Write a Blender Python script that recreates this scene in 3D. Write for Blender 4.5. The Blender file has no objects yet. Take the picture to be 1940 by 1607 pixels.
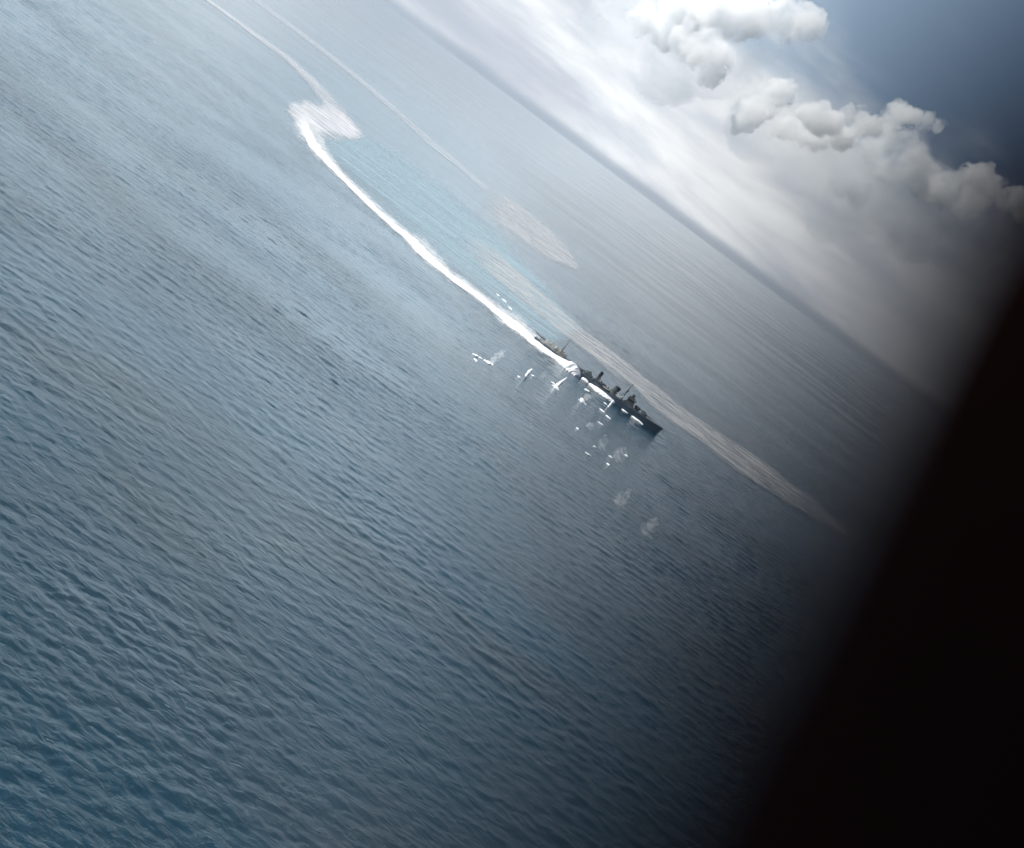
import bpy, bmesh, math, random
import numpy as np
from mathutils import Vector, Matrix

# ------------------------------------------------------------------ camera
H = 195.0                       # height of the aircraft above the sea, metres
FPX = 2475.0                    # 162 mm lens on a 127 mm wide film, in photo pixels
PW, PH = 1940.0, 1607.0
ROLL = math.radians(36.55)
PITCH = math.radians(11.35 + 0.36)   # the drawn horizon dips a little
S = bpy.context.scene
COL = S.collection
cr, sr = math.cos(ROLL), math.sin(ROLL)
FWD = Vector((0, math.cos(PITCH), -math.sin(PITCH)))
UP0 = Vector((0, math.sin(PITCH), math.cos(PITCH)))
RT0 = Vector((1, 0, 0))
CX = cr*RT0 + sr*UP0
CY = -sr*RT0 + cr*UP0
CAMPOS = Vector((0, 0, H))
cam = bpy.data.cameras.new('camera')
cam_o = bpy.data.objects.new('camera', cam)
COL.objects.link(cam_o)
M = Matrix((( CX.x, CY.x, -FWD.x, 0), (CX.y, CY.y, -FWD.y, 0), (CX.z, CY.z, -FWD.z, H), (0, 0, 0, 1)))
cam_o.matrix_world = M
cam.sensor_width = 127.0
cam.lens = 127.0*FPX/PW
cam.clip_start = 0.02
cam.clip_end = 120000
cam.dof.use_dof = True
cam.dof.focus_distance = 1400
cam.dof.aperture_fstop = 4.5
S.camera = cam_o

# ------------------------------------------------------------------ light and exposure
SUN_AZ, SUN_EL = math.radians(-106), math.radians(44)     # azimuth from +Y towards +X
S.view_settings.view_transform = 'Standard'
S.view_settings.look = 'None'
S.view_settings.gamma = 1
S.view_settings.exposure = 0.5
sun = bpy.data.lights.new('sun', 'SUN')
sun.energy = 4.4
sun.angle = math.radians(0.6)
sun.color = (1.0, 0.965, 0.91)
sun_o = bpy.data.objects.new('sun', sun)
COL.objects.link(sun_o)
sdir = Vector((math.sin(SUN_AZ)*math.cos(SUN_EL), math.cos(SUN_AZ)*math.cos(SUN_EL), math.sin(SUN_EL)))
sun_o.rotation_euler = sdir.to_track_quat('Z', 'Y').to_euler()
S.cycles.volume_bounces = 24
S.cycles.max_bounces = 26
S.cycles.transparent_max_bounces = 24
S.cycles.volume_max_steps = 256
S.cycles.volume_step_rate = 1.0


class NT:
    """small helper around a node tree"""
    def __init__(s, tree):
        s.t = tree
        tree.nodes.clear()
    def n(s, typ, ins=None, **props):
        nd = s.t.nodes.new(typ)
        for k, v in props.items():
            setattr(nd, k, v)
        for k, v in (ins or {}).items():
            if isinstance(v, bpy.types.NodeSocket):
                s.t.links.new(v, nd.inputs[k])
            else:
                nd.inputs[k].default_value = v
        return nd
    def m(s, op, a, b=0.0, c=0.0, clamp=False):
        nd = s.n('ShaderNodeMath', {0: a, 1: b, 2: c}, operation=op)
        nd.use_clamp = clamp
        return nd.outputs[0]
    def ss(s, v, lo, hi, a=0.0, b=1.0):
        nd = s.n('ShaderNodeMapRange', {'Value': v, 'From Min': lo, 'From Max': hi, 'To Min': a, 'To Max': b},
                 interpolation_type='SMOOTHSTEP')
        return nd.outputs[0]
    def mix(s, f, a, b):
        nd = s.n('ShaderNodeMix', {0: f, 6: a, 7: b}, data_type='RGBA')
        return nd.outputs[2]
    def noise(s, vec, scale, detail=4, rough=0.55, dist=0.0, lac=2.0):
        nd = s.n('ShaderNodeTexNoise', {'Vector': vec, 'Scale': scale, 'Detail': detail, 'Roughness': rough,
                                        'Distortion': dist, 'Lacunarity': lac})
        return nd.outputs[0]
    def scl(s, vec, x, y, z, rot=0.0):
        nd = s.n('ShaderNodeMapping', {'Vector': vec, 'Scale': (x, y, z), 'Rotation': (0, 0, rot)})
        return nd.outputs[0]


def rgba(r, g, b):
    return (r, g, b, 1.0)


W = bpy.data.worlds.new('World')
S.world = W
W.use_nodes = True
w = NT(W.node_tree)
tc = w.n('ShaderNodeTexCoord').outputs['Generated']
sep = w.n('ShaderNodeSeparateXYZ', {0: tc})
el = sep.outputs['Z']
az = w.m('ARCTAN2', sep.outputs['X'], sep.outputs['Y'])
sky = w.n('ShaderNodeTexSky', sky_type='NISHITA', sun_disc=False, sun_elevation=SUN_EL, sun_rotation=SUN_AZ,
          air_density=1.3, dust_density=2.5, ozone_density=2.0, altitude=200)
skyc = w.n('ShaderNodeVectorMath', {0: sky.outputs[0], 'Scale': 0.055}, operation='SCALE').outputs[0]
# thin high overcast: broad layers drawn out along the horizon
flat = w.scl(tc, 3.0, 3.0, 10.0)
n1 = w.noise(flat, 1.1, 5, 0.55, 0.3)
n2 = w.noise(w.scl(tc, 5.0, 5.0, 10.0), 2.2, 7, 0.6, 0.4)
wob = w.m('ADD', w.m('MULTIPLY', w.m('SUBTRACT', n1, 0.5), 0.16), w.m('MULTIPLY', w.m('SUBTRACT', n2, 0.5), 0.10))
azt = w.ss(az, -0.22, 0.25)                              # the veil thins out to the right
top = w.m('ADD', el, w.m('ADD', wob, w.m('MULTIPLY', azt, 0.06)))
veil = w.ss(top, 0.11, 0.235, 1.0, 0.0)
layer = w.noise(w.scl(tc, 3.0, 3.0, 13.0), 1.5, 6, 0.55, 0.3)
bright = w.ss(layer, 0.30, 0.70)
bright = w.m('MULTIPLY', bright, w.ss(az, 0.26, 0.06, 0.25, 1.0))
veilc = w.mix(bright, rgba(0.40, 0.44, 0.51), rgba(0.80, 0.82, 0.83))
slate = w.mix(w.ss(az, -0.12, 0.20), rgba(0.34, 0.45, 0.57), rgba(0.095, 0.16, 0.265))
# bright lobe added to the unseen sky to lighten the sea; blue zenith above it
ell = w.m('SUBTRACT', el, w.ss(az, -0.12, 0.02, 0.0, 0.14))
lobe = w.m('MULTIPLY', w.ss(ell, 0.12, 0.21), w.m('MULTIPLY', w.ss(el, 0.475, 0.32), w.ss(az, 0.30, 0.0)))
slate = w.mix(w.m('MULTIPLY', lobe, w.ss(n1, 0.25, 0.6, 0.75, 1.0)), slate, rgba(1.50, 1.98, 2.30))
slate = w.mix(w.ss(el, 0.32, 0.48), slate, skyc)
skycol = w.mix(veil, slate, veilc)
# a dull mauve bank lying right on the horizon
edge = w.m('ADD', el, w.m('MULTIPLY', w.m('SUBTRACT', w.noise(w.scl(tc, 6, 6, 6), 3.0, 3), 0.5), 0.003))
bank = w.ss(edge, -0.004, 0.0050, 1.0, 0.0)
skycol = w.mix(w.m('MULTIPLY', bank, 0.72), skycol, rgba(0.25, 0.265, 0.31))
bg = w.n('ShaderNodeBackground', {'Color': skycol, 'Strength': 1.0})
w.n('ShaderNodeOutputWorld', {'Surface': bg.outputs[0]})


# ------------------------------------------------------------------ from a place in the photo to a place at sea
def uv_of(px, py):
    dx, dy = px - PW/2, PH/2 - py
    return dx*cr - dy*sr, dx*sr + dy*cr


def ray(px, py):
    u, v = uv_of(px, py)
    return (FWD*FPX + RT0*u + UP0*v).normalized()


def at(px, py, z=0.0):
    d = ray(px, py)
    t = (z - H)/d.z
    return CAMPOS + d*t


# ------------------------------------------------------------------ sea surface
rng = np.random.default_rng(7)
NW = 130
lam = np.exp(rng.uniform(math.log(2.6), math.log(20.0), NW))
WDIR = math.radians(-83)
spread = rng.normal(0, 1, NW)*np.where(lam > 9, 0.45, 0.70)
wdir = WDIR + spread
kx, ky = 2*math.pi/lam*np.cos(wdir), 2*math.pi/lam*np.sin(wdir)
ph = rng.uniform(0, 2*math.pi, NW)
slope = 0.0138*np.where(lam > 8, (8.0/lam)**0.5, 1.0)
amp = slope*lam/(2*math.pi)
DR = 0.0019


def wave(x, y):
    x = np.asarray(x, dtype=np.float64)
    y = np.asarray(y, dtype=np.float64)
    r = np.hypot(x, y)
    z = np.zeros_like(x)
    # groups: the wind does not raise the sea evenly
    g = 0.8 + 0.35*np.sin(x/61.0 + 1.3*np.sin(y/83.0))*np.sin(y/71.0 + 0.9*np.sin(x/97.0) + 1.0)
    for i in range(NW):
        f = np.clip(lam[i]/(r*DR*3.0 + 0.3) - 0.6, 0, 1)
        a = kx[i]*x + ky[i]*y + ph[i]
        z += amp[i]*f*(np.sin(a) + 0.22*np.cos(2*a))
    return z*g


def mesh_obj(name, verts, faces, mat=None, parent=None, smooth=False):
    me = bpy.data.meshes.new(name)
    verts = np.asarray(verts, dtype=np.float32)
    if isinstance(faces, np.ndarray):
        nf = len(faces); k = faces.shape[1]
        me.vertices.add(len(verts)); me.vertices.foreach_set('co', verts.ravel())
        me.loops.add(nf*k); me.loops.foreach_set('vertex_index', faces.ravel().astype(np.int32))
        me.polygons.add(nf)
        me.polygons.foreach_set('loop_start', np.arange(0, nf*k, k, dtype=np.int32))
        me.update(calc_edges=True)
    else:
        me.from_pydata([tuple(v) for v in verts], [], faces)
    if smooth:
        me.polygons.foreach_set('use_smooth', np.ones(len(me.polygons), dtype=bool))
    me.validate()
    if mat:
        me.materials.append(mat)
    o = bpy.data.objects.new(name, me)
    COL.objects.link(o)
    if parent:
        o.parent = parent
    return o


def tag(o, label=None, cat=None, group=None, kind=None):
    if label: o['label'] = label
    if cat: o['category'] = cat
    if group: o['group'] = group
    if kind: o['kind'] = kind
    return o


def grid_faces(nr, nc, wrap=False):
    r = np.arange(nr - 1)[:, None]
    c = np.arange(nc if wrap else nc - 1)[None, :]
    c2 = (c + 1) % nc
    a = r*nc + c; b = r*nc + c2; d = (r + 1)*nc + c; e = (r + 1)*nc + c2
    return np.stack([a, b, e, d], -1).reshape(-1, 4)


def new_mat(name):
    m = bpy.data.materials.new(name)
    m.use_nodes = True
    return m, NT(m.node_tree)


# water
mw, t = new_mat('sea_water')
pos = t.n('ShaderNodeNewGeometry').outputs['Position']
a0 = t.noise(t.scl(pos, 0.5, 1.0, 1.0, 0.12), 0.19, 4, 0.62, 0.8)
a1 = t.noise(t.scl(pos, 0.6, 1.0, 1.0, 0.02), 0.45, 5, 0.66, 0.6)
a2 = t.noise(t.scl(pos, 0.6, 1.0, 1.0, -0.30), 1.2, 4, 0.6, 0.3)
rdg = t.m('SUBTRACT', 1.0, t.m('MULTIPLY', t.m('ABSOLUTE', t.m('SUBTRACT', a0, 0.5)), 3.0))     # peaked little crests
hgt = t.m('ADD', t.m('MULTIPLY', a1, 0.36), t.m('ADD', t.m('MULTIPLY', a2, 0.05), t.m('MULTIPLY', rdg, 0.22)))
gust = t.noise(t.scl(pos, 0.6, 1.0, 1.0, 0.3), 0.009, 5, 0.6, 0.6)
bump = t.n('ShaderNodeBump', {'Strength': t.ss(gust, 0.32, 0.68, 0.6, 1.1), 'Distance': 1.0, 'Height': hgt})
patch = t.noise(t.scl(pos, 0.5, 1.0, 1.0, 0.1), 0.004, 4, 0.6, 0.5)
basec = t.mix(t.ss(patch, 0.42, 0.66), rgba(0.009, 0.031, 0.049), rgba(0.022, 0.034, 0.043))
sea_p = t.n('ShaderNodeBsdfPrincipled', {'Base Color': basec, 'Roughness': t.ss(patch, 0.3, 0.7, 0.07, 0.14), 'IOR': 1.34,
                                         'Normal': bump.outputs[0]})
t.n('ShaderNodeOutputMaterial', {'Surface': sea_p.outputs[0]})

FINE = math.radians(36)
az_f = np.linspace(-FINE, FINE, 1701)
az_c = np.linspace(FINE, 2*math.pi - FINE, 62)[1:-1]
azs = np.concatenate([az_f, az_c])
rs = np.concatenate([[0.5, 20, 60, 110, 150, 175], np.exp(np.arange(math.log(190), math.log(3600), DR)),
                     np.exp(np.linspace(math.log(3612), math.log(30000), 150))])
R, A = np.meshgrid(rs, azs, indexing='ij')
X, Y = R*np.sin(A), R*np.cos(A)
Z = np.zeros_like(X)
nfz = len(az_f)
Z[:, :nfz] = wave(X[:, :nfz], Y[:, :nfz])
Z[:, 0] = 0; Z[:, nfz-1] = 0
Z[rs < 180, :] = 0
Z[-20:, :] = 0
sea = mesh_obj('sea', np.stack([X, Y, Z], -1).reshape(-1, 3), grid_faces(len(rs), len(azs), True)[:, ::-1].copy(), mw, smooth=True)
tag(sea, kind='structure')
del X, Y, Z, R, A


# ------------------------------------------------------------------ foam on the water
def foam_mat(name, color, lo, hi, sx, sy, scale, amax=1.0, rot=0.0, amp_n=1.0, streak=0.5):
    m, t = new_mat(name)
    pos = t.n('ShaderNodeNewGeometry').outputs['Position']
    cov = t.n('ShaderNodeAttribute', attribute_name='cover').outputs['Fac']
    n = t.noise(t.scl(pos, sx, sy, 1.0, rot), scale, 7, 0.68, 0.7)
    v = t.m('ADD', cov, t.m('MULTIPLY', t.m('SUBTRACT', n, 0.5), amp_n))
    al = t.ss(v, lo, hi, 0.0, amax)
    n2 = t.noise(t.scl(pos, sx*0.8, sy, 1.0, rot + 0.03), scale*2.3, 6, 0.7, 0.5)
    al = t.m('MULTIPLY', al, t.ss(n2, 0.36, 0.62, 1.0 - streak, 1.0))
    bn = t.noise(pos, 0.9, 4, 0.6)
    bp = t.n('ShaderNodeBump', {'Strength': 0.5, 'Distance': 0.6, 'Height': bn})
    p = t.n('ShaderNodeBsdfPrincipled', {'Base Color': rgba(*color), 'Roughness': 0.85, 'Alpha': al,
                                         'Specular IOR Level': 0.1, 'Normal': bp.outputs[0]})
    t.n('ShaderNodeOutputMaterial', {'Surface': p.outputs[0]})
    return m


F_WHITE = foam_mat('foam_fresh', (0.88, 0.89, 0.89), 0.28, 0.80, 0.40, 1.0, 0.20, amp_n=1.5, streak=0.15)
F_SOFT = foam_mat('foam_spread', (0.80, 0.79, 0.81), 0.08, 1.10, 0.45, 1.0, 0.024, 0.64, amp_n=1.3, streak=0.50)
F_OLD = foam_mat('foam_old', (0.60, 0.60, 0.60), 0.15, 1.10, 0.30, 1.0, 0.035, 0.55, amp_n=1.3, streak=0.80, rot=0.05)
F_TEAL = foam_mat('aerated_water', (0.38, 0.52, 0.58), 0.10, 1.0, 0.15, 1.0, 0.018, 0.56, amp_n=0.9, streak=0.6, rot=0.05)
F_FRINGE = foam_mat('foam_fringe', (0.74, 0.78, 0.80), 0.20, 1.10, 0.45, 1.0, 0.09, 0.70, amp_n=1.6, streak=0.6)
F_FAR = foam_mat('foam_far', (0.74, 0.74, 0.76), 0.08, 1.20, 0.45, 1.0, 0.020, 0.46, amp_n=1.3, streak=0.5)
F_TRAIL = foam_mat('foam_trail', (0.66, 0.69, 0.72), 0.05, 1.1, 0.3, 1.0, 0.012, 0.34, amp_n=1.0, streak=0.45)


def catmull(pts, n):
    pts = [np.array(p, dtype=float) for p in pts]
    k = len(pts) - 1
    out = []
    for i in range(n):
        s = i/(n - 1)*k
        j = min(int(s), k - 1)
        f = s - j
        p0 = pts[max(j-1, 0)]; p1 = pts[j]; p2 = pts[j+1]; p3 = pts[min(j+2, k)]
        out.append(0.5*((2*p1) + (-p0 + p2)*f + (2*p0 - 5*p1 + 4*p2 - p3)*f*f + (-p0 + 3*p1 - 3*p2 + p3)*f**3))
    return np.array(out)


def ribbon(name, near, far, mat, label, cat, group=None, n=300, m=24, lift=0.35, dome=0.0, ends=(0.06, 0.06), rag=0.25, cov=1.0, seed=1, edge=1.8):
    """a strip of foam lying on the sea between a near edge and a far edge (photo pixels)"""
    rg = np.random.default_rng(seed)
    near = catmull(near, n); far = catmull(far, n)
    # ragged edges
    def wob(k):
        s = np.zeros(n)
        for f in (5, 11, 23, 47, 90):
            s += np.sin(np.linspace(0, f*6.28, n)*rg.uniform(0.7, 1.3) + rg.uniform(0, 6))/f**0.5
        return s*k*0.35
    wn, wf = wob(rag), wob(rag)
    V = []; C = []
    for i in range(n):
        d = far[i] - near[i]
        a = near[i] - d*wn[i]*0.5; b = far[i] + d*wf[i]*0.5
        s = i/(n - 1)
        e = min(1, s/ends[0] if ends[0] else 1, (1 - s)/ends[1] if ends[1] else 1)
        pa = at(a[0], a[1]); pb = at(b[0], b[1])
        for j in range(m):
            q = j/(m - 1)
            p = pa.lerp(pb, q)
            c = 1 - abs(2*q - 1)
            V.append((p.x, p.y, dome*math.sin(math.pi*q)*e)); C.append(cov*min(1, c*edge)*max(0, e)**0.7)
    V = np.array(V)
    z = wave(V[:, 0], V[:, 1])
    V[:, 2] += z + lift
    o = mesh_obj(name, V, grid_faces(n, m), mat, smooth=True)
    at_ = o.data.attributes.new('cover', 'FLOAT', 'POINT')
    at_.data.foreach_set('value', np.array(C, dtype=np.float32))
    tag(o, label, cat, group)
    return o


def band(pts):
    """centre line with width across the horizon direction -> near edge, far edge"""
    ux, uy = sr, -cr
    near = [(x - ux*wd/2, y - uy*wd/2) for x, y, wd in pts]
    far = [(x + ux*wd/2*0.86, y + uy*wd/2*0.86) for x, y, wd in pts]
    return near, far


G = 'foam and wake streaks on the sea'
# aerated teal water inside the turn
ribbon('wake_water', [(585, 268), (650, 340), (715, 402), (795, 470), (875, 540), (955, 602), (1040, 660)],
       [(690, 250), (765, 290), (840, 345), (910, 405), (975, 465), (1045, 545), (1120, 630)],
       F_TEAL, 'pale teal churned water inside the curve of the bright white wake', 'wake', G, lift=0.25, seed=3, rag=0.12, edge=2.5)
ribbon('wake_foam', [(850, 458), (905, 508), (955, 552), (1005, 595), (1055, 630), (1105, 670), (1160, 714), (1204, 745), (1240, 780), (1273, 806), (1342, 855), (1403, 903), (1477, 950), (1555, 998), (1640, 1046)],
       [(880, 425), (904, 445), (944, 476), (988, 512), (1032, 556), (1080, 596), (1130, 640), (1184, 680), (1222, 712), (1269, 748), (1334, 796), (1420, 852), (1492, 904), (1562, 960), (1650, 1040)],
       F_OLD, 'long beige-grey band of old foam running behind the cruiser and past its bow', 'wake', G, n=420, lift=0.5, seed=4, rag=0.22, ends=(0.16, 0.2), edge=2.6)
ribbon('wake_foam', [(895, 400), (930, 427), (960, 447), (1005, 480), (1035, 496), (1064, 504), (1093, 513)],
       [(915, 350), (950, 364), (985, 384), (1025, 416), (1060, 448), (1082, 478), (1098, 508)],
       F_OLD, 'isolated beige foam patch shaped like a spearhead beyond the wake', 'wake', G, n=160, m=40, lift=0.6, seed=5, rag=0.14, ends=(0.30, 0.05), edge=2.6)
a, b = band([(468, -12, 10), (560, 57, 12), (650, 126, 12), (720, 184, 12), (780, 238, 13), (830, 282, 15), (868, 312, 12), (900, 342, 11), (925, 362, 16)])
ribbon('wake_trail', a, b, F_TRAIL, 'faint straight trail from the top edge to the beige foam patch', 'wake', G, n=200, m=12, lift=0.7, seed=6, rag=0.15, ends=(0.0, 0.05), edge=2.5)
a, b = band([(375, -12, 9), (430, 27, 10), (480, 64, 12), (540, 108, 16), (585, 150, 24), (620, 190, 36), (645, 224, 42), (668, 250, 30), (684, 264, 10)])
ribbon('wake_trail', a, b, F_FAR, 'pale far wake coming down from the top edge into the foam loop', 'wake', G, n=240, m=30, lift=0.8, seed=7, rag=0.25, ends=(0.0, 0.12), edge=1.5)
ribbon('wake_foam', [(538, 212), (556, 240), (582, 262), (612, 274), (645, 275), (690, 272)],
       [(546, 190), (576, 188), (612, 190), (642, 198), (668, 220), (690, 254)],
       F_SOFT, 'broad pinkish foam loop at the far end where the wake turns back', 'wake', G, n=200, m=50, lift=0.9, seed=8, rag=0.3, ends=(0.12, 0.16), edge=1.5)
a, b = band([(556, 206, 22), (566, 228, 34), (582, 252, 34), (600, 280, 25), (618, 303, 18), (645, 333, 13), (680, 367, 12), (720, 405, 13), (752, 434, 14), (780, 458, 19), (802, 478, 23),
             (826, 500, 20), (848, 520, 14), (870, 536, 14), (910, 565, 14), (940, 589, 18), (962, 607, 21), (985, 625, 21), (1006, 643, 19), (1030, 664, 12), (1052, 681, 6)])
wk = ribbon('wake_foam', a, b, F_WHITE, 'bright white wake trailing in a long curve astern of the cruiser', 'wake', G, n=620, m=30, lift=0.5, dome=0.3, seed=9, rag=0.7, ends=(0.16, 0.05), edge=1.9)
an = [(p[0]*1.45 - q[0]*0.45, p[1]*1.45 - q[1]*0.45) for p, q in zip(a, b)]
bn_ = [(q[0]*1.75 - p[0]*0.75, q[1]*1.75 - p[1]*0.75) for p, q in zip(a, b)]
fr = ribbon('foam_fringe', an, bn_, F_FRINGE, None, None, None, n=620, m=30, lift=0.3, seed=10, rag=0.5, ends=(0.06, 0.05), edge=1.6)
fr.parent = wk

# ------------------------------------------------------------------ the cruiser
p_st, p_bow = at(1008, 645), at(1243, 825)
LEN = (p_bow - p_st).length
ship_ang = math.atan2(p_bow.y - p_st.y, p_bow.x - p_st.x)
print('ship length', LEN, 'angle', math.degrees(ship_ang), 'range', (p_bow+p_st).length/2)
K = LEN/174.0


def paint(name, col, var=0.25, rough=0.55):
    m, t = new_mat(name)
    pos = t.n('ShaderNodeTexCoord').outputs['Object']
    n = t.noise(t.scl(pos, 0.4, 0.4, 1.6), 0.5, 5, 0.6)
    r, g, b = col
    c = t.mix(t.ss(n, 0.35, 0.65), rgba(r*(1-var), g*(1-var), b*(1-var)), rgba(r*(1+var), g*(1+var), b*(1+var)))
    p = t.n('ShaderNodeBsdfPrincipled', {'Base Color': c, 'Roughness': rough})
    t.n('ShaderNodeOutputMaterial', {'Surface': p.outputs[0]})
    return m


P_HULL = paint('hull_paint', (0.028, 0.048, 0.072))
P_DECK = paint('deck_planks', (0.06, 0.07, 0.075))
P_SUP = paint('superstructure_paint', (0.038, 0.048, 0.054))
P_DARK = paint('dark_steel', (0.010, 0.012, 0.014))
P_BROWN = paint('weathered_paint', (0.21, 0.20, 0.19), 0.6)
P_PALE = paint('pale_canvas', (0.50, 0.50, 0.47), 0.1)

ship = bpy.data.objects.new('warship', None)
COL.objects.link(ship)
ship.location = (p_st.x, p_st.y, 0)
ship.rotation_euler = (0, 0, ship_ang)
tag(ship, 'dark grey cruiser with two masts and a tall funnel steaming away from its white wake', 'warship')

# centre line lies half a beam beyond the near waterline
BEAM = 15.5*K


def box(V, F, x0, x1, y0, y1, z0, z1, tx=0.0, ty=0.0, rake=0.0):
    b = len(V)
    V += [(x0, y0, z0), (x1, y0, z0), (x1, y1, z0), (x0, y1, z0),
          (x0+tx+rake, y0+ty, z1), (x1-tx+rake, y0+ty, z1), (x1-tx+rake, y1-ty, z1), (x0+tx+rake, y1-ty, z1)]
    F += [(b, b+3, b+2, b+1), (b+4, b+5, b+6, b+7), (b, b+1, b+5, b+4), (b+1, b+2, b+6, b+5), (b+2, b+3, b+7, b+6), (b+3, b, b+4, b+7)]


def tube(V, F, p, q, r0, r1, n=12, cap=True):
    p, q = Vector(p), Vector(q)
    d = (q - p).normalized()
    a = d.orthogonal().normalized(); c = d.cross(a)
    b = len(V)
    for P_, r in ((p, r0), (q, r1)):
        for i in range(n):
            th = 2*math.pi*i/n
            V.append(tuple(P_ + (a*math.cos(th) + c*math.sin(th))*r))
    for i in range(n):
        j = (i+1) % n
        F.append((b+i, b+j, b+n+j, b+n+i))
    if cap:
        F.append(tuple(b+n-1-i for i in range(n))); F.append(tuple(b+n+i for i in range(n)))


def part(name, build, mat, parent, loc=(0, 0, 0), smooth=False):
    V, F = [], []
    build(V, F)
    V = [(v[0]*K + loc[0]*K, v[1]*K + loc[1]*K, v[2]*K + loc[2]*K) for v in V]
    return mesh_obj(name, V, F, mat, parent, smooth)


YC = 8.0            # centre line offset from the near waterline, metres (local +y is away from the camera)


def deck_z(s):      # sheer line, s in 0..1 from the stern; raised forecastle
    z = 5.2 + 1.0*max(0, (s-0.5)/0.5)**2
    f = min(1, max(0, (s - 0.60)/0.06))
    return z + f*1.3 + 2.2*max(0, (s-0.75)/0.25)**1.3


def half_beam(s):
    if s < 0.18:
        return 4.6 + 3.1*math.sin(s/0.18*math.pi/2)
    if s < 0.60:
        return 7.7
    return 7.7*max(0.05, 1 - ((s-0.60)/0.40)**2.6)


def build_hull(V, F):
    n = 90
    rows = []
    for i in range(n + 1):
        s = i/n
        x = 174*s
        hb = half_beam(s); dz = deck_z(s)
        fl = 1 + 0.0*s
        rk = max(0, (s-0.86)/0.14)      # raked clipper stem: deck overhangs the water line
        row = []
        for q, zf in ((0.55, -3.0), (0.93, 0.0), (0.97 + 0.03*rk, dz*0.5), (1.0 + 0.16*rk*(1-rk*0.6), dz)):
            ov = rk*rk*1.9*max(0, zf)/dz
            yy = hb*q if s < 0.985 else hb*q*0.6
            row.append((x + ov - (2.0 if zf < 0 else 0)*rk, yy, zf))
        rows.append(row)
    b = len(V)
    for row in rows:
        for (x, y, z) in row: V.append((x, YC - y, z))
        for (x, y, z) in reversed(row): V.append((x, YC + y, z))
    k = 8
    for i in range(n):
        for j in range(k - 1):
            a = b + i*k + j
            if j == 3: continue
            F.append((a, a + k, a + k + 1, a + 1))
    F.append(tuple(b + j for j in range(k)))
    F.append(tuple(b + n*k + k - 1 - j for j in range(k)))


def build_deck(V, F):
    n = 90
    b = len(V)
    for i in range(n + 1):
        s = i/n; rk = max(0, (s-0.86)/0.14)
        hb = half_beam(s)*(1.0 + 0.16*rk*(1-rk*0.6)) - 0.05
        x = 174*s + rk*rk*1.9; z = deck_z(s) - 0.02
        V.append((x, YC - hb, z)); V.append((x, YC, z + 0.12)); V.append((x, YC + hb, z))
    for i in range(n):
        for j in range(2):
            a = b + i*3 + j
            F.append((a, a + 1, a + 4, a + 3))


part('hull', build_hull, P_HULL, ship)
part('deck', build_deck, P_DECK, ship)


def build_rail(s0, s1, side):
    def f(V, F):
        n = int((s1 - s0)*80)
        pr = None
        for i in range(n + 1):
            s = s0 + (s1 - s0)*i/n
            rk = max(0, (s-0.86)/0.14)
            hb = half_beam(s)*(1.0 + 0.16*rk*(1-rk*0.6)) - 0.2
            p = Vector((174*s + rk*rk*1.9, YC + side*hb, deck_z(s)))
            tube(V, F, p, p + Vector((0, 0, 1.1)), 0.05, 0.05, 4)
            if pr is not None:
                for h in (0.55, 1.08):
                    tube(V, F, pr + Vector((0, 0, h)), p + Vector((0, 0, h)), 0.04, 0.04, 4, False)
            pr = p
    return f


part('deck_rail', build_rail(0.02, 0.59, -1), P_DARK, ship)
part('deck_rail', build_rail(0.02, 0.59, 1), P_DARK, ship)
part('deck_rail', build_rail(0.67, 0.98, -1), P_DARK, ship)
part('deck_rail', build_rail(0.67, 0.98, 1), P_DARK, ship)


def turret(x, z, aft=False, elev=6, scale=1.0, label=None):
    d = -1 if aft else 1
    def body(V, F):
        tube(V, F, (x, YC, z - 1.6), (x, YC, z + 0.3), 3.0*scale, 3.0*scale, 20)
        b = len(V)
        L0, L1, wv, hh = -3.6*scale, 3.6*scale, 2.9*scale, 2.6*scale
        for (xx, yy, zz) in ((L0, -wv, 0.3), (L1*0.55, -wv, 0.3), (L1, -wv*0.55, 0.3), (L1, wv*0.55, 0.3), (L1*0.55, wv, 0.3), (L0, wv, 0.3),
                             (L0*0.92, -wv*0.85, hh), (L1*0.42, -wv*0.85, hh), (L1*0.7, -wv*0.45, hh*0.95), (L1*0.7, wv*0.45, hh*0.95), (L1*0.42, wv*0.85, hh), (L0*0.92, wv*0.85, hh)):
            V.append((x + d*xx, YC + yy, z + zz))
        F.append(tuple(b+5-i for i in range(6))); F.append(tuple(b+6+i for i in range(6)))
        for i in range(6):
            j = (i+1) % 6
            F.append((b+i, b+j, b+6+j, b+6+i))
    tb = part('gun_turret', body, P_SUP, ship)
    e = math.radians(elev)
    for sy in (-0.95, 0.95):
        def barrel(V, F, sy=sy):
            p0 = Vector((x + d*2.6*scale, YC + sy*scale, z + 1.35*scale))
            dr = Vector((d*math.cos(e), 0, math.sin(e)))
            tube(V, F, p0, p0 + dr*3.2*scale, 0.42, 0.34, 10)
            tube(V, F, p0 + dr*3.2*scale, p0 + dr*8.6*scale, 0.26, 0.19, 10)
        part('gun_barrel', barrel, P_DARK, tb)
    if label: tb['label'] = label
    return tb


turret(174*0.857, deck_z(0.857) + 0.9, False, 4)
turret(174*0.800, deck_z(0.80) + 2.6, False, 8)
turret(174*0.045, deck_z(0.045) + 1.3, True, 10)


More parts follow.
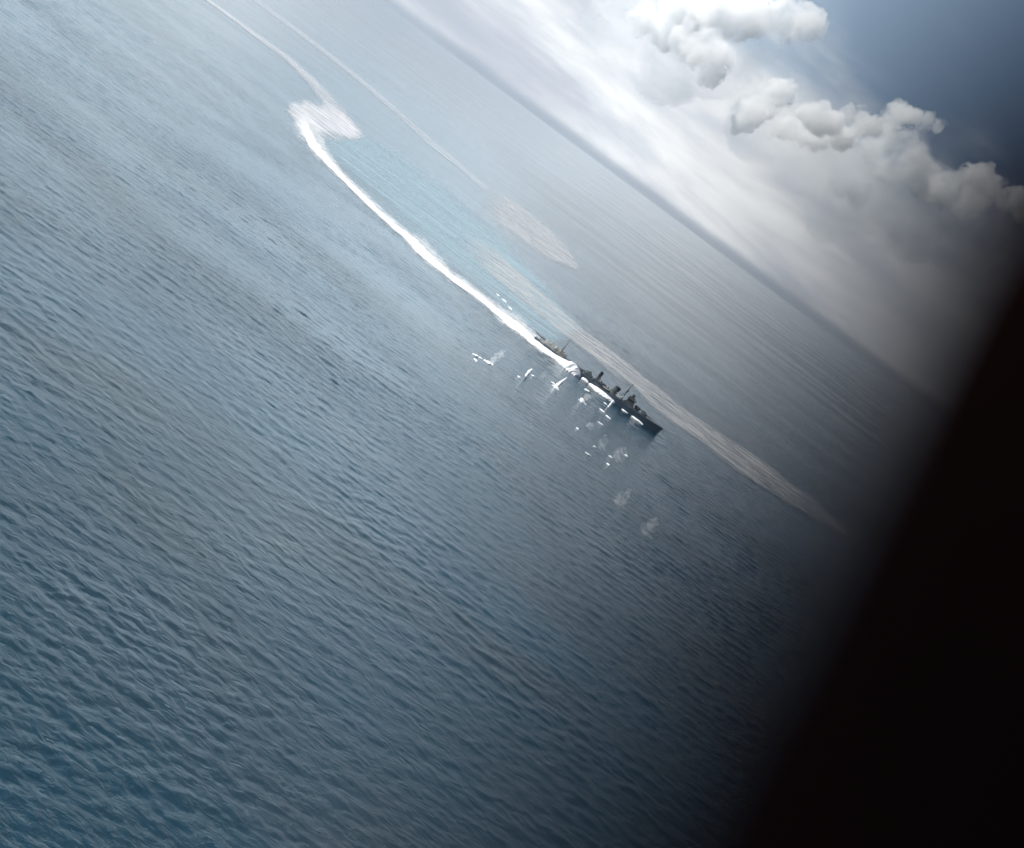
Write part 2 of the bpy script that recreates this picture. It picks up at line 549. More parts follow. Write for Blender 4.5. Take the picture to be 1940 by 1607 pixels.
# bridge tower
def bridge(V, F):
    z = deck_z(0.74)
    box(V, F, 174*0.700, 174*0.775, YC-5.2, YC+5.2, z-0.1, z+2.6, 0.3, 0.3)
    box(V, F, 174*0.712, 174*0.768, YC-4.9, YC+4.9, z+2.6, z+5.2, 0.1, 0.1)
    box(V, F, 174*0.714, 174*0.7635, YC-3.6, YC+3.6, z+5.2, z+7.4, 0.0, 0.0)
    box(V, F, 174*0.710, 174*0.772, YC-5.8, YC+5.8, z+7.4, z+8.3)
    box(V, F, 174*0.716, 174*0.757, YC-3.4, YC+3.4, z+8.3, z+10.3, 0.2, 0.2)
tower = part('bridge', bridge, P_SUP, ship)


def director(V, F):
    z = deck_z(0.74) + 10.3
    tube(V, F, (174*0.735, YC, z), (174*0.735, YC, z+1.6), 1.5, 1.4, 14)
    tube(V, F, (174*0.735, YC, z+1.6), (174*0.735, YC, z+3.0), 2.2, 1.7, 14)
    tube(V, F, (174*0.735, YC-3.6, z+2.1), (174*0.735, YC+3.6, z+2.1), 0.35, 0.35, 8)
part('rangefinder', director, P_DARK, tower)


zb = deck_z(0.74)
for i in range(7):
    part('window', lambda V, F: box(V, F, 174*0.763-0.13, 174*0.763+0.08, YC-3.1+i*0.95, YC-3.1+i*0.95+0.62, zb+6.1, zb+6.9), P_DARK, tower)
for i in range(6):
    part('window', lambda V, F: box(V, F, 174*0.722+i*1.15, 174*0.722+i*1.15+0.75, YC-3.66, YC-3.45, zb+6.1, zb+6.9), P_DARK, tower)


def mast_f(V, F):
    x, z = 174*0.684, deck_z(0.684)
    top = 28.8
    tube(V, F, (x, YC, z), (x, YC, top-4), 0.55, 0.35, 10)
    tube(V, F, (x, YC, top-4), (x, YC, top), 0.30, 0.14, 8)
    tube(V, F, (x-5, YC-3.2, z), (x, YC, 19), 0.34, 0.28, 8)
    tube(V, F, (x-5, YC+3.2, z), (x, YC, 19), 0.34, 0.28, 8)
    tube(V, F, (x, YC-5.0, 20.5), (x, YC+5.0, 20.5), 0.16, 0.16, 6)
    tube(V, F, (x-1.8, YC, 28.0), (x+1.8, YC, 28.0), 0.3, 0.3, 6)
    tube(V, F, (x, YC, 18.2), (x, YC, 19.6), 1.3, 1.5, 12)
    for k in range(5):
        zz = z + 2 + k*2.2
        f = (zz - z)/(19 - z)
        tube(V, F, (x-5*(1-f), YC-3.2*(1-f), zz), (x-5*(1-f), YC+3.2*(1-f), zz), 0.14, 0.14, 5)
part('foremast', mast_f, P_DARK, ship)


def funnel(V, F):
    z = deck_z(0.61)
    n = 20
    secs = [(0.0, 6.2, 3.6, 0.0), (2.0, 5.0, 3.0, 0.2), (2.6, 4.2, 2.6, 0.3), (8.6, 3.5, 2.3, 1.4)]
    b = len(V)
    for (h, rx, ry, dx) in secs:
        for i in range(n):
            a = 2*math.pi*i/n
            V.append((174*0.615 + dx + rx*math.cos(a), YC + ry*math.sin(a), z + h))
    for k in range(len(secs)-1):
        for i in range(n):
            j = (i+1) % n
            F.append((b+k*n+i, b+k*n+j, b+k*n+n+j, b+k*n+n+i))
fn = part('funnel', funnel, P_SUP, ship)


def funnel_cap(V, F):
    z = deck_z(0.61) + 8.6
    n = 20
    b = len(V)
    for (h, rx, ry, dx) in ((0, 3.62, 2.42, 1.4), (2.2, 3.5, 2.3, 1.8), (2.25, 3.1, 1.95, 1.8), (0.2, 3.0, 1.9, 1.5)):
        for i in range(n):
            a = 2*math.pi*i/n
            V.append((174*0.615 + dx + rx*math.cos(a), YC + ry*math.sin(a), z + h))
    for k in range(3):
        for i in range(n):
            j = (i+1) % n
            F.append((b+k*n+i, b+k*n+j, b+k*n+n+j, b+k*n+n+i))
    F.append(tuple(b+3*n+i for i in range(n)))
part('funnel_cap', funnel_cap, P_DARK, fn)


# slender tower aft of the funnel: narrow trunk under a wider top
def aft_tower(V, F):
    x, z = 174*0.484, deck_z(0.484)
    box(V, F, x-4.2, x+4.0, YC-3.4, YC+3.4, z-0.1, z+2.8, 0.3, 0.3)
    box(V, F, x-1.6, x+1.6, YC-1.8, YC+1.8, z+2.8, z+9.4, 0.3, 0.3)
    for dx, dy in ((-3.2, -2.6), (3.0, -2.6), (-3.2, 2.6), (3.0, 2.6)):
        tube(V, F, (x+dx, YC+dy, z+2.8), (x+dx*0.35, YC+dy*0.4, z+9.4), 0.22, 0.2, 6)
at_o = part('searchlight_tower', aft_tower, P_SUP, ship)


def aft_top(V, F):
    x, z = 174*0.484, deck_z(0.484) + 9.4
    box(V, F, x-2.5, x+2.5, YC-2.8, YC+2.8, z, z+0.4)
    tube(V, F, (x, YC, z+0.4), (x, YC, z+4.0), 1.9, 2.2, 14)
    tube(V, F, (x-0.3, YC-1.0, z+4.0), (x-0.3, YC-1.0, z+4.8), 0.8, 0.6, 10)
part('lookout_top', aft_top, P_DARK, at_o)


# aft superstructure with a crane, just ahead of the midship spray
def aft_house(V, F):
    x, z = 174*0.425, deck_z(0.42)
    box(V, F, x-5.5, x+4.5, YC-4.6, YC+4.6, z-0.1, z+2.5, 0.2, 0.2)
    box(V, F, x-3.8, x+2.4, YC-3.4, YC+3.4, z+2.5, z+4.6, 0.5, 0.4)
ah = part('aft_deckhouse', aft_house, P_SUP, ship)


def crane(V, F):
    x, z = 174*0.425, deck_z(0.42)
    tube(V, F, (x, YC, z+4.6), (x, YC, z+7.0), 0.5, 0.4, 8)
    tube(V, F, (x, YC, z+5.2), (x-8.5, YC-2, z+2.9), 0.35, 0.25, 8)
    tube(V, F, (x, YC, z+7.0), (x-8.5, YC-2, z+2.9), 0.08, 0.08, 4)
part('crane', crane, P_DARK, ah)


def catapult(V, F):
    x0, x1, z = 174*0.335, 174*0.405, deck_z(0.37)
    box(V, F, x0, x1, YC-1.0, YC+1.0, z+1.6, z+2.3)
    for i in range(9):
        xx = x0 + (x1-x0)*i/8
        box(V, F, xx-0.1, xx+0.1, YC-1.25, YC+1.25, z+1.3, z+1.6)
    tube(V, F, (0.5*(x0+x1), YC, z-0.1), (0.5*(x0+x1), YC, z+1.5), 1.4, 1.2, 12)
part('catapult', catapult, P_DARK, ship)


def mid_house(V, F):
    z = deck_z(0.55)
    box(V, F, 174*0.505, 174*0.595, YC-4.2, YC+4.2, z-0.1, z+2.4, 0.3, 0.3)
    box(V, F, 174*0.525, 174*0.555, YC-3.0, YC+3.0, z+2.4, z+4.2, 0.3, 0.3)
    tube(V, F, (174*0.575, YC-2.0, z+2.4), (174*0.575, YC-2.0, z+4.4), 0.8, 0.6, 8)
    tube(V, F, (174*0.515, YC+1.5, z+2.4), (174*0.515, YC+1.5, z+4.9), 0.7, 0.9, 8)
part('midship_deckhouse', mid_house, P_DARK, ship)


def aft_long(V, F):
    z = deck_z(0.12)
    rg = random.Random(5)
    box(V, F, 174*0.085, 174*0.235, YC-5.0, YC+5.0, z-0.1, z+2.8, 0.4, 0.3)
    for i in range(44):
        s = 0.09 + 0.135*rg.random()
        y = YC + rg.uniform(-4.2, 4.2)
        a, b_, c = rg.uniform(0.5, 1.5), rg.uniform(0.5, 1.2), rg.uniform(0.5, 1.9)
        box(V, F, 174*s-a, 174*s+a, y-b_, y+b_, z+2.8-0.05, z+2.8+c*1.3, 0.1, 0.1)
sd = part('stern_deckhouse', aft_long, P_BROWN, ship)


rg_ = random.Random(9)
for i in range(16):
    s_ = 0.07 + 0.13*rg_.random(); y_ = YC + rg_.uniform(-4.4, 3.5); a_ = rg_.uniform(0.5, 1.2); c_ = rg_.uniform(1.0, 2.6)
    part('deck_locker', lambda V, F: box(V, F, 174*s_-a_, 174*s_+a_, y_-0.7, y_+0.7, deck_z(0.12)+2.78, deck_z(0.12)+2.8+c_, 0.15, 0.15), P_PALE, sd)


def mast_a(V, F):
    x, z = 174*0.192, deck_z(0.19)
    tube(V, F, (x, YC, z+2), (x, YC, 20), 0.45, 0.30, 8)
    tube(V, F, (x, YC, 20), (x, YC, 27.6), 0.24, 0.12, 6)
    tube(V, F, (x-3, YC-2, z+2), (x, YC, 14), 0.2, 0.2, 6)
    tube(V, F, (x-3, YC+2, z+2), (x, YC, 14), 0.2, 0.2, 6)
    tube(V, F, (x, YC-3.5, 19), (x, YC+3.5, 19), 0.12, 0.12, 5)
part('mainmast', mast_a, P_DARK, ship)


def boat(x, y, z, L=9.0):
    def f(V, F):
        n, k = 12, 7
        b = len(V)
        for i in range(n+1):
            s = i/n
            wv = 1.35*math.sin(math.pi*min(0.999, max(0.02, s*0.92+0.05)))**0.6
            for j in range(k):
                a = math.pi*j/(k-1)
                V.append((x + L*(s-0.5), y - wv*math.cos(a), z + 1.2 - 1.1*math.sin(a)*(0.6+0.4*math.sin(math.pi*s)) + 0.35*abs(2*s-1)**2))
        for i in range(n):
            for j in range(k-1):
                a = b+i*k+j
                F.append((a, a+k, a+k+1, a+1))
            a = b+i*k
            F.append((a, a+k-1, a+2*k-1, a+k))
    return f


part('ship_boat', boat(174*0.565, YC-5.6, deck_z(0.56)+1.2), P_PALE, ship)
part('ship_boat', boat(174*0.565, YC+5.6, deck_z(0.56)+1.2), P_PALE, ship)
part('ship_boat', boat(174*0.660, YC-6.2, deck_z(0.66)+0.8, 8), P_PALE, ship)


def awning(V, F):
    # pale V-shaped canvas slung between the funnel and the bridge
    z = deck_z(0.66)
    b = len(V)
    for x, zz in ((174*0.635, z+4.6), (174*0.660, z+2.2), (174*0.690, z+5.0)):
        for dz in (0, 0.9):
            for y in (YC-6.0, YC-5.7):
                V.append((x, y, zz+dz))
    for k in range(2):
        a = b+4*k
        F += [(a, a+4, a+6, a+2), (a+1, a+3, a+7, a+5), (a, a+1, a+5, a+4), (a+2, a+6, a+7, a+3)]
    F += [(b, b+2, b+3, b+1), (b+8, b+9, b+11, b+10)]
part('canvas_awning', awning, P_PALE, ship)


def aa_gun(x, y, z):
    def f(V, F):
        tube(V, F, (x, y, z-0.1), (x, y, z+0.9), 1.3, 1.4, 12)
        tube(V, F, (x, y-0.3, z+1.1), (x+1.6, y-0.5, z+2.4), 0.12, 0.1, 6)
        tube(V, F, (x, y+0.3, z+1.1), (x+1.6, y+0.1, z+2.4), 0.12, 0.1, 6)
        box(V, F, x-0.5, x+0.4, y-0.6, y+0.6, z+0.6, z+1.6, 0.1, 0.1)
    return f


for s, y, dz in ((0.53, -6.2, 0), (0.47, -6.2, 0), (0.69, -6.0, 0), (0.63, 6.2, 0), (0.24, -5.8, 0), (0.785, -3.0, 3.6), (0.27, 0, 0.1), (0.30, 0, 0.1)):
    part('flak_gun', aa_gun(174*s, YC+y, deck_z(s)+dz), P_DARK, ship)


def rig(V, F):
    a = Vector((174*0.684, YC, 25)); b = Vector((174*0.192, YC, 25))
    for dy in (-1.4, 1.4):
        pr = None
        for i in range(25):
            s = i/24
            p = a.lerp(b, s) + Vector((0, dy, -3.2*math.sin(math.pi*s)))
            if pr is not None: tube(V, F, pr, p, 0.05, 0.05, 4, False)
            pr = p
    tube(V, F, (174*0.684, YC, 24), (174*0.97, YC, deck_z(0.97)+1), 0.05, 0.05, 4)
part('aerial_wires', rig, P_DARK, ship)

# ------------------------------------------------------------------ foam against the hull
mfoam, t = new_mat('hull_foam')
pos = t.n('ShaderNodeNewGeometry').outputs['Position']
bn = t.noise(pos, 0.7, 5, 0.65)
bp = t.n('ShaderNodeBump', {'Strength': 0.6, 'Distance': 0.7, 'Height': bn})
pf = t.n('ShaderNodeBsdfPrincipled', {'Base Color': rgba(0.88, 0.89, 0.9), 'Roughness': 0.8, 'Normal': bp.outputs[0],
                                      'Subsurface Weight': 0.0})
t.n('ShaderNodeOutputMaterial', {'Surface': pf.outputs[0]})


def local_to_world(x, y, z):
    c, s = math.cos(ship_ang), math.sin(ship_ang)
    return (p_st.x + K*(x*c - y*s), p_st.y + K*(x*s + y*c), K*z)


def hull_foam(name, stations, label, seed, n=160, m=14):
    """stations: (s, outward width near side, crest height, inner y) along the near side of the hull"""
    rg = np.random.default_rng(seed)
    st = catmull(stations, n)
    V = []
    ph_ = rg.uniform(0, 6.28, 8)
    for i in range(n):
        s, wd, h, yin = st[i]
        hb = half_beam(min(1, max(0, s)))
        y0 = YC - hb*0.93 + yin
        e = min(1, i/10, (n-1-i)/10)
        e = math.sin(e*math.pi/2)
        for j in range(m):
            q = j/(m-1)
            jit = 0.25*sum(math.sin(i*f*0.5 + j*0.9*f2 + ph_[k]) for k, (f, f2) in enumerate(((0.35, 1), (0.9, 1.7), (1.9, 2.6), (3.1, 3.7))))/2
            y = y0 - (wd*(0.15+0.85*e)+0.3)*q*(1 + 0.25*jit)
            zz = h*e*(math.cos(q*math.pi/2)**0.8 if yin == 0 else math.sin(min(1, q*1.15+0.12)*math.pi)**0.6)
            zz = max(0, zz*(1 + 0.35*jit)) - 0.05 - (0.6 if j in (m-1,) else 0)
            V.append(local_to_world(174*s + jit*0.5, y, zz + (0.25 if 0 < j < m-1 else 0)))
    o = mesh_obj(name, V, grid_faces(n, m), mfoam, smooth=True)
    tag(o, label, 'foam', 'white foam against the cruiser\'s side')
    return o


hull_foam('hull_foam', [(-0.05, 12, 1.8, 0), (0.04, 9, 2.6, 0), (0.12, 8.0, 2.8, 0), (0.2, 9, 3.8, 0), (0.28, 16, 6.5, 0), (0.335, 19, 6.5, 0), (0.375, 14, 4.0, 0), (0.39, 3, 1.0, 0)],
          'thick white foam heaped along the after half of the hull', 11, 240)
hull_foam('hull_foam', [(0.40, 2.5, 1.8, 0), (0.43, 3.0, 2.2, 0), (0.455, 2.0, 1.2, 0)], 'short pale foam streak just ahead of the midship spray', 12, 60)
hull_foam('hull_foam', [(0.458, 2, 1.2, 0), (0.50, 10, 2.4, 0), (0.54, 13, 3.0, 0), (0.60, 12, 2.8, 0), (0.645, 6, 1.8, 0), (0.668, 1.5, 0.8, 0)],
          'long white spindle of foam under the funnel amidships', 13, 160)
hull_foam('hull_foam', [(0.725, 1.5, 0.3, 0), (0.745, 3.0, 0.6, 0), (0.775, 1.0, 0.3, 0)], 'small white foam dash below the bridge', 14, 50)
hull_foam('hull_foam', [(0.80, 1.0, 0.8, 0), (0.845, 2.0, 1.3, 0), (0.895, 1.0, 0.6, 0)], 'white foam streak below the forward turret', 15, 70)

# ------------------------------------------------------------------ spray and shell splashes
mspray, t = new_mat('spray')
pf = t.n('ShaderNodeBsdfPrincipled', {'Base Color': rgba(0.9, 0.92, 0.93), 'Roughness': 0.7})
t.n('ShaderNodeOutputMaterial', {'Surface': pf.outputs[0]})


def mist_mat(name, dens, sc=0.35):
    m, t = new_mat(name)
    pos = t.n('ShaderNodeNewGeometry').outputs['Position']
    n = t.noise(pos, sc, 4, 0.6, 0.5)
    pv = t.n('ShaderNodeVolumePrincipled', {'Color': rgba(0.98, 0.98, 0.98), 'Density': t.ss(n, 0.38, 0.62, 0.0, dens), 'Anisotropy': 0.2})
    t.n('ShaderNodeOutputMaterial', {'Volume': pv.outputs[0]})
    return m


MIST_THIN = mist_mat('spray_mist', 0.07, 0.16)
MIST_MID = mist_mat('spray_fog', 0.16, 0.22)
MIST_THICK = mist_mat('spray_burst', 2.2, 0.30)

SG = 'shell splashes around the cruiser'


def lump(rg, n, m, k=0.25):
    """smooth random field over a closed ring surface"""
    a = np.linspace(0, 2*math.pi, m, endpoint=False)[None, :]; q = np.linspace(0, 1, n)[:, None]
    f = np.zeros((n, m))
    for i in range(10):
        f += np.sin(a*rg.integers(1, 6) + q*rg.uniform(2, 26) + rg.uniform(0, 6.28))/(1 + 0.25*i)
    return 1 + k*f/2.2


def closed_rings(name, rings, mat, label, cat, group=None):
    n, m, _ = rings.shape
    V = rings.reshape(-1, 3)
    V = np.vstack([V, rings[0].mean(0), rings[-1].mean(0)])
    F = [tuple(int(v) for v in f) for f in grid_faces(n, m, True)]
    for j in range(m):
        F.append((n*m, (j+1) % m, j)); F.append((n*m+1, (n-1)*m + j, (n-1)*m + (j+1) % m))
    o = mesh_obj(name, V, F, mat, smooth=True)
    return tag(o, label, cat, group)


def splash(base, top, wbase, wtop, mat, label, seed, foot=0.0, curve=0.0):
    """column of water thrown up from base to top (photo pixels); radii in metres"""
    rg = np.random.default_rng(seed)
    b = at(*base)
    rngm = (b - CAMPOS).length
    u0, v0 = uv_of(*base); u1, v1 = uv_of(*top)
    dx, dz = (u1-u0)*rngm/FPX, (v1-v0)*rngm/FPX
    n, m = 26, 18
    lf = lump(rg, n, m, 0.3 if mat is mspray else 0.45)
    R_ = np.zeros((n, m, 3))
    a = np.linspace(0, 2*math.pi, m, endpoint=False)
    for i in range(n):
        q = i/(n-1)
        wd = (wbase + (wtop - wbase)*q)*math.sin(math.pi*min(1, 0.18+q*0.80))**0.5 + foot*max(0, 1-q*5)**2
        R_[i, :, 0] = b.x + dx*q + curve*math.sin(math.pi*q) + np.cos(a)*wd*lf[i]
        R_[i, :, 1] = b.y + np.sin(a)*wd*lf[i]
        R_[i, :, 2] = -0.3 + (dz+0.3)*q + 0.12*wd*np.sin(a*2+i)
    closed_rings('shell_splash', R_, mat, label, 'splash', SG)


def dash(p0, p1, wd, label, seed, h=0.55):
    """low streak of foam between two photo pixels"""
    rg = np.random.default_rng(seed)
    wd *= 0.68
    a_, b_ = at(*p0), at(*p1)
    d = Vector((b_.x-a_.x, b_.y-a_.y, 0)); nrm = Vector((-d.y, d.x, 0)).normalized()
    n, m = 22, 16
    lf = lump(rg, n, m, 0.5)
    R_ = np.zeros((n, m, 3))
    a = np.linspace(0, 2*math.pi, m, endpoint=False)
    for i in range(n):
        q = i/(n-1)
        pr = max(0.05, math.sin(math.pi*q))**0.6
        c = a_.lerp(b_, q)
        R_[i, :, 0] = c.x + nrm.x*np.cos(a)*wd*0.5*pr*lf[i]
        R_[i, :, 1] = c.y + nrm.y*np.cos(a)*wd*0.5*pr*lf[i]
        R_[i, :, 2] = 0.1 + np.sin(a)*h*pr*lf[i]
    closed_rings('shell_splash', R_, mspray, label, 'splash', SG)


# far left group
dash((895, 671), (914, 680), 7, 'white arched streak, leftmost of the splashes near the stern', 21)
dash((898, 681), (904, 684), 7, 'small white dot under the leftmost arched streak', 22)
splash((930, 688), (958, 664), 2.5, 4, MIST_MID, 'leftmost spray plume drifting up from its white foot', 23)
dash((917, 684), (934, 690), 9, 'white foot of the leftmost spray plume', 24)
dash((980, 712), (987, 717), 5, 'faint white dot left of the first thin column', 25)
splash((996, 714), (1008, 699), 1.3, 1.6, mspray, 'thin slanted white column off the stern', 26)
dash((1006, 710), (1015, 716), 4, 'small white dash right of the thin slanted column', 27)
splash((1024, 720), (1038, 702), 2.4, 3.2, MIST_THIN, 'faint mist plume between the thin and the bright column', 28)
splash((1052, 734), (1074, 715), 2.2, 0.8, mspray, 'bright slanted white column off the midship foam, longest of the columns', 29, foot=3)
dash((1044, 723), (1054, 731), 2.5, 'thin wisp left of the longest bright column', 30)
dash((1107, 738), (1117, 742), 6, 'white dash off the aft deckhouse, above the fuzzy blob', 31)
splash((1104, 762), (1104, 755), 3.2, 2.4, mspray, 'round white blob at the foot of a misty plume', 32, foot=3)
splash((1108, 757), (1117, 747), 3.2, 4, MIST_MID, 'short misty plume above the round white blob', 33)
splash((1152, 772), (1163, 758), 1, 1, mspray, 'upright white column standing close to the hull below the funnel', 34)
dash((1143, 762), (1151, 768), 5, 'pale dash left of the upright column at the hull', 35)
dash((1136, 774), (1146, 783), 5.5, 'white dash below the upright column, upper of a pair', 36)
dash((1147, 786), (1157, 795), 5, 'white dash below the upright column, lower of a pair', 37)
dash((1132, 799), (1143, 806), 4, 'bluish white dash left of and below the pair of dashes', 38)
splash((1114, 811), (1123, 801), 3.2, 3.2, MIST_MID, 'faint mist plume left of the bluish white dash', 39)
dash((1092, 810), (1095, 814), 3, 'tiny faint dot left of the mist plume', 40)
dash((1124, 845), (1129, 849), 5, 'white dot under a tall faint plume', 41)
splash((1137, 852), (1149, 824), 3.2, 4, MIST_THIN, 'tall faint plume between two white dots', 42)
dash((1108, 857), (1120, 865), 4, 'thin white dash, leftmost of the lower splashes', 43)
dash((1153, 863), (1160, 869), 5, 'white dash at the foot of the wide faint plume', 44)
splash((1166, 872), (1184, 846), 4, 5.6, MIST_THIN, 'wide faint plume leaning right, below the bridge', 45)
dash((1184, 861), (1189, 866), 5, 'bright white dot right of the wide faint plume', 46)
dash((1149, 878), (1155, 882), 5, 'bright white dot below the wide faint plume', 47)
splash((1169, 955), (1196, 925), 4.8, 2.4, MIST_THIN, 'faint curved plume well below the ship, above the lowest plume', 48, foot=4)
splash((1222, 1012), (1247, 975), 4.8, 2.8, MIST_THIN, 'lowest faint plume, nearest to the camera', 49, foot=2)
dash((941, 557), (945, 561), 8, 'bright dot behind the wake, upper of three', 50)
dash((951, 566), (960, 574), 6, 'bright short dash behind the wake, middle of three', 51)
dash((962, 580), (970, 588), 6, 'faint dots behind the wake, lowest of three', 52)

# spray thrown over the after deck
def spray(s0, s1, y0, y1, z0, z1, mat, label, seed, peak=0.45):
    rg = np.random.default_rng(seed)
    n, m = 40, 24
    lf = lump(rg, n, m, 0.15)
    R_ = np.zeros((n, m, 3)); a = np.linspace(0, 2*math.pi, m, endpoint=False)
    for i in range(n):
        q = i/(n-1)
        pr = max(0.04, math.sin(math.pi*q**(math.log(0.5)/math.log(peak))))**0.6
        yc, zc = (y0+y1)/2, z0
        for j in range(m):
            R_[i, j] = local_to_world(174*(s0+(s1-s0)*q), YC + yc + math.cos(a[j])*(y1-y0)/2*pr*lf[i, j], zc + max(-0.4, math.sin(a[j]))*(z1-z0)*pr*lf[i, j])
    closed_rings('spray_cloud', R_, mat, label, 'spray')


spray(0.255, 0.378, -24, 6, 0.0, 8.6, mfoam, 'dense white spray bursting over the deck amidships', 77, 0.4)
spray(-0.02, 0.20, -8, 8, 5.4, 8.6, MIST_MID, 'thin white spray over the stern deckhouse', 78)


# ------------------------------------------------------------------ cumulus clouds
def cloud_mat(name, dens, nscale, lo=0.38, hi=0.60, col=(0.999, 0.999, 0.999)):
    m, t = new_mat(name)
    pos = t.n('ShaderNodeNewGeometry').outputs['Position']
    n = t.noise(pos, nscale, 7, 0.66, 0.5)
    d = t.ss(n, lo, hi, 0.0, dens)
    pv = t.n('ShaderNodeVolumePrincipled', {'Color': rgba(*col), 'Density': d, 'Anisotropy': 0.0})
    t.n('ShaderNodeOutputMaterial', {'Volume': pv.outputs[0]})
    return m


def cloud(name, blobs, dist, label, seed, mat=None, puffs=9):
    rg = random.Random(seed)
    bm = bmesh.new()
    for (px, py, r) in blobs:
        d = ray(px, py)
        rad = r/FPX*dist
        c = CAMPOS + d*(dist*rg.uniform(0.99, 1.02))
        ret = bmesh.ops.create_icosphere(bm, subdivisions=3, radius=rad)
        bmesh.ops.translate(bm, verts=ret['verts'], vec=c)
        for k in range(puffs):
            dv = Vector((rg.gauss(0, 1), rg.gauss(0, 1), rg.gauss(0.2, 1))).normalized()
            rr = rad*rg.uniform(0.22, 0.5)
            ret = bmesh.ops.create_icosphere(bm, subdivisions=3, radius=rr)
            bmesh.ops.translate(bm, verts=ret['verts'], vec=c + dv*rad*rg.uniform(0.75, 1.0))
    me = bpy.data.meshes.new(name)
    bm.to_mesh(me); bm.free()
    me.materials.append(mat or CLOUD_M)
    o = bpy.data.objects.new(name, me)
    COL.objects.link(o)
    rm = o.modifiers.new('union', 'REMESH'); rm.mode = 'VOXEL'; rm.voxel_size = dist*0.0010
    for sc, st in ((dist*0.018, dist*0.010), (dist*0.007, dist*0.008), (dist*0.0028, dist*0.0036)):
        tx = bpy.data.textures.new('puff', 'CLOUDS'); tx.noise_scale = sc; tx.noise_depth = 3
        dm = o.modifiers.new('puff', 'DISPLACE'); dm.texture = tx; dm.strength = st; dm.mid_level = 0.5; dm.texture_coords = 'GLOBAL'
    tag(o, label, 'cloud', 'cumulus clouds above the horizon')
    return o


CD = 9000
CLOUD_M = cloud_mat('cloud_vapour', 0.017, 0.0045, col=(0.999, 0.997, 0.992))
VEIL_M = cloud_mat('thin_vapour', 0.0020, 0.0022, col=(0.95, 0.975, 0.999))
cloud('cloud', [(1440, 240, 70), (1540, 290, 85), (1640, 350, 95), (1740, 400, 95), (1840, 440, 80), (1700, 300, 60), (1590, 400, 70)], CD*0.99,
      'thin grey veil of vapour under and around the cumulus bank', 11, VEIL_M, 4)
cloud('cloud', [(1180, 60, 80), (1270, 110, 85), (1360, 120, 70), (1330, 20, 90), (1440, 40, 75)], CD*1.02,
      'thin white veil of vapour around the large cloud at the top edge', 12, VEIL_M, 4)
cloud('cloud', [(1528, 44, 36), (1480, 40, 34), (1426, 29, 44), (1354, 29, 50), (1271, 53, 40), (1300, 10, 50), (1210, 40, 30)], CD,
      'large soft white cloud cut by the top edge', 1)
cloud('cloud', [(1339, 95, 40), (1370, 108, 26), (1300, 78, 30), (1352, 135, 26)], CD*0.82, 'white puff hanging under the large cloud at the top edge', 7)
cloud('cloud', [(1480, 176, 26), (1455, 195, 28), (1426, 213, 28), (1400, 225, 18)], CD*0.84, 'small bright round white cloud left of the cumulus bank', 2)
cloud('cloud', [(1552, 225, 30), (1575, 232, 24), (1600, 220, 18), (1525, 215, 18)], CD*0.90, 'small white cloud with a blunt point, between the round one and the bank', 3)
cloud('cloud', [(1630, 232, 22), (1655, 236, 20), (1590, 262, 26), (1540, 262, 26), (1500, 245, 24), (1465, 240, 20)], CD*0.93, 'soft white shoulder joining the small clouds to the cumulus bank', 8)
cloud('cloud', [(1698, 216, 24), (1728, 222, 17), (1752, 230, 15), (1780, 236, 11), (1640, 250, 24), (1665, 255, 26), (1700, 262, 24), (1728, 268, 16), (1655, 290, 26), (1720, 305, 30),
                (1745, 338, 36), (1690, 325, 30), (1790, 358, 34), (1853, 338, 28), (1830, 352, 28), (1882, 356, 22), (1915, 378, 22), (1940, 390, 24), (1850, 385, 28), (1606, 349, 24), (1625, 370, 22)],
      CD, 'grey-bottomed cumulus bank with a ragged top at the upper right', 4)

# ------------------------------------------------------------------ the camera aircraft: edge of the open side hatch
mair, t = new_mat('aircraft_paint_red_glow')
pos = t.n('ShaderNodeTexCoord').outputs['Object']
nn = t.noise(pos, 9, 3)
cc = t.mix(t.ss(nn, 0.3, 0.7), rgba(0.0006, 0.0005, 0.0007), rgba(0.0050, 0.0008, 0.0006))  # black paint, with the red glow of a light leak mottled into its colour
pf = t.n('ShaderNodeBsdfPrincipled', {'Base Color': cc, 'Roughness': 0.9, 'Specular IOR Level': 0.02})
t.n('ShaderNodeOutputMaterial', {'Surface': pf.outputs[0]})

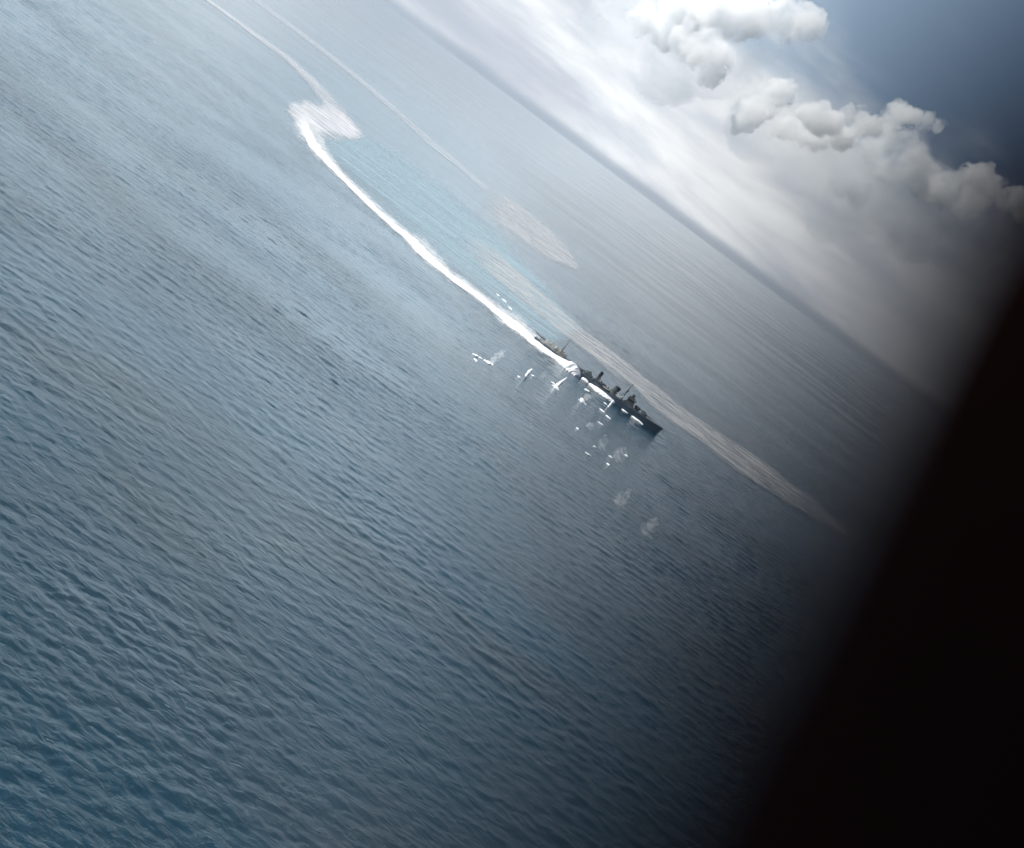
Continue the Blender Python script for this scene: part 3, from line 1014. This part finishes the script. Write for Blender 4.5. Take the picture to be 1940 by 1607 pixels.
air = bpy.data.objects.new('aircraft', None)
COL.objects.link(air)
air.matrix_world = M
tag(air, 'blurred black edge of the camera aircraft filling the lower right corner', 'aircraft')
D0 = 0.098
edge_px = [(700, 2600), (940, 2200), (1130, 1880), (1245, 1607), (1342, 1400), (1450, 1200), (1545, 1000), (1640, 800), (1735, 600), (1820, 430), (1905, 290), (2010, 140), (2200, -60)]
E = catmull([(x - 62 - 0.01*(1607 - y), y) for x, y in edge_px], 90)
E = [((x - PW/2)/FPX*D0, (PH/2 - y)/FPX*D0) for x, y in E]


def skin(V, F):
    n = len(E)
    xr = 1.3
    m = 14
    for side, dz in ((0, -D0), (1, -D0 - 0.012)):
        for (x, y) in E:
            for j in range(m):
                q = j/(m-1)
                xx = x + (xr - x)*q**1.5
                V.append((xx, y + (y*4.0)*q, dz - 0.25*(q**2)))
    o = n*m
    for i in range(n-1):
        for j in range(m-1):
            a = i*m+j
            F.append((a, a+1, a+m+1, a+m)); F.append((o+a, o+a+m, o+a+m+1, o+a+1))
        a = i*m
        F.append((a, a+m, o+a+m, o+a))


V, F = [], []
skin(V, F)
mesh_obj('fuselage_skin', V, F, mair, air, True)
V, F = [], []
for i in range(len(E)-1):
    tube(V, F, (E[i][0], E[i][1], -D0-0.006), (E[i+1][0], E[i+1][1], -D0-0.006), 0.007, 0.007, 10, False)
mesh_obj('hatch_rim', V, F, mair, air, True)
V, F = [], []
for i in range(2, len(E)-2, 2):
    x, y = E[i]
    tube(V, F, (x+0.02, y, -D0), (x+0.02, y, -D0+0.002), 0.003, 0.002, 8)
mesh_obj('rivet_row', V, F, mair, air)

# ------------------------------------------------------------------ haze
mh, t = new_mat('haze')
pv = t.n('ShaderNodeVolumePrincipled', {'Color': rgba(0.66, 0.85, 0.98), 'Density': 1.0e-5, 'Anisotropy': 0.3})
t.n('ShaderNodeOutputMaterial', {'Volume': pv.outputs[0]})
V, F = [], []
box(V, F, -30500, 30500, -30500, 30500, -6.0, 204.0)
hz = mesh_obj('haze', V, F, mh)
tag(hz, kind='stuff')
print('meshes', len(bpy.data.objects))
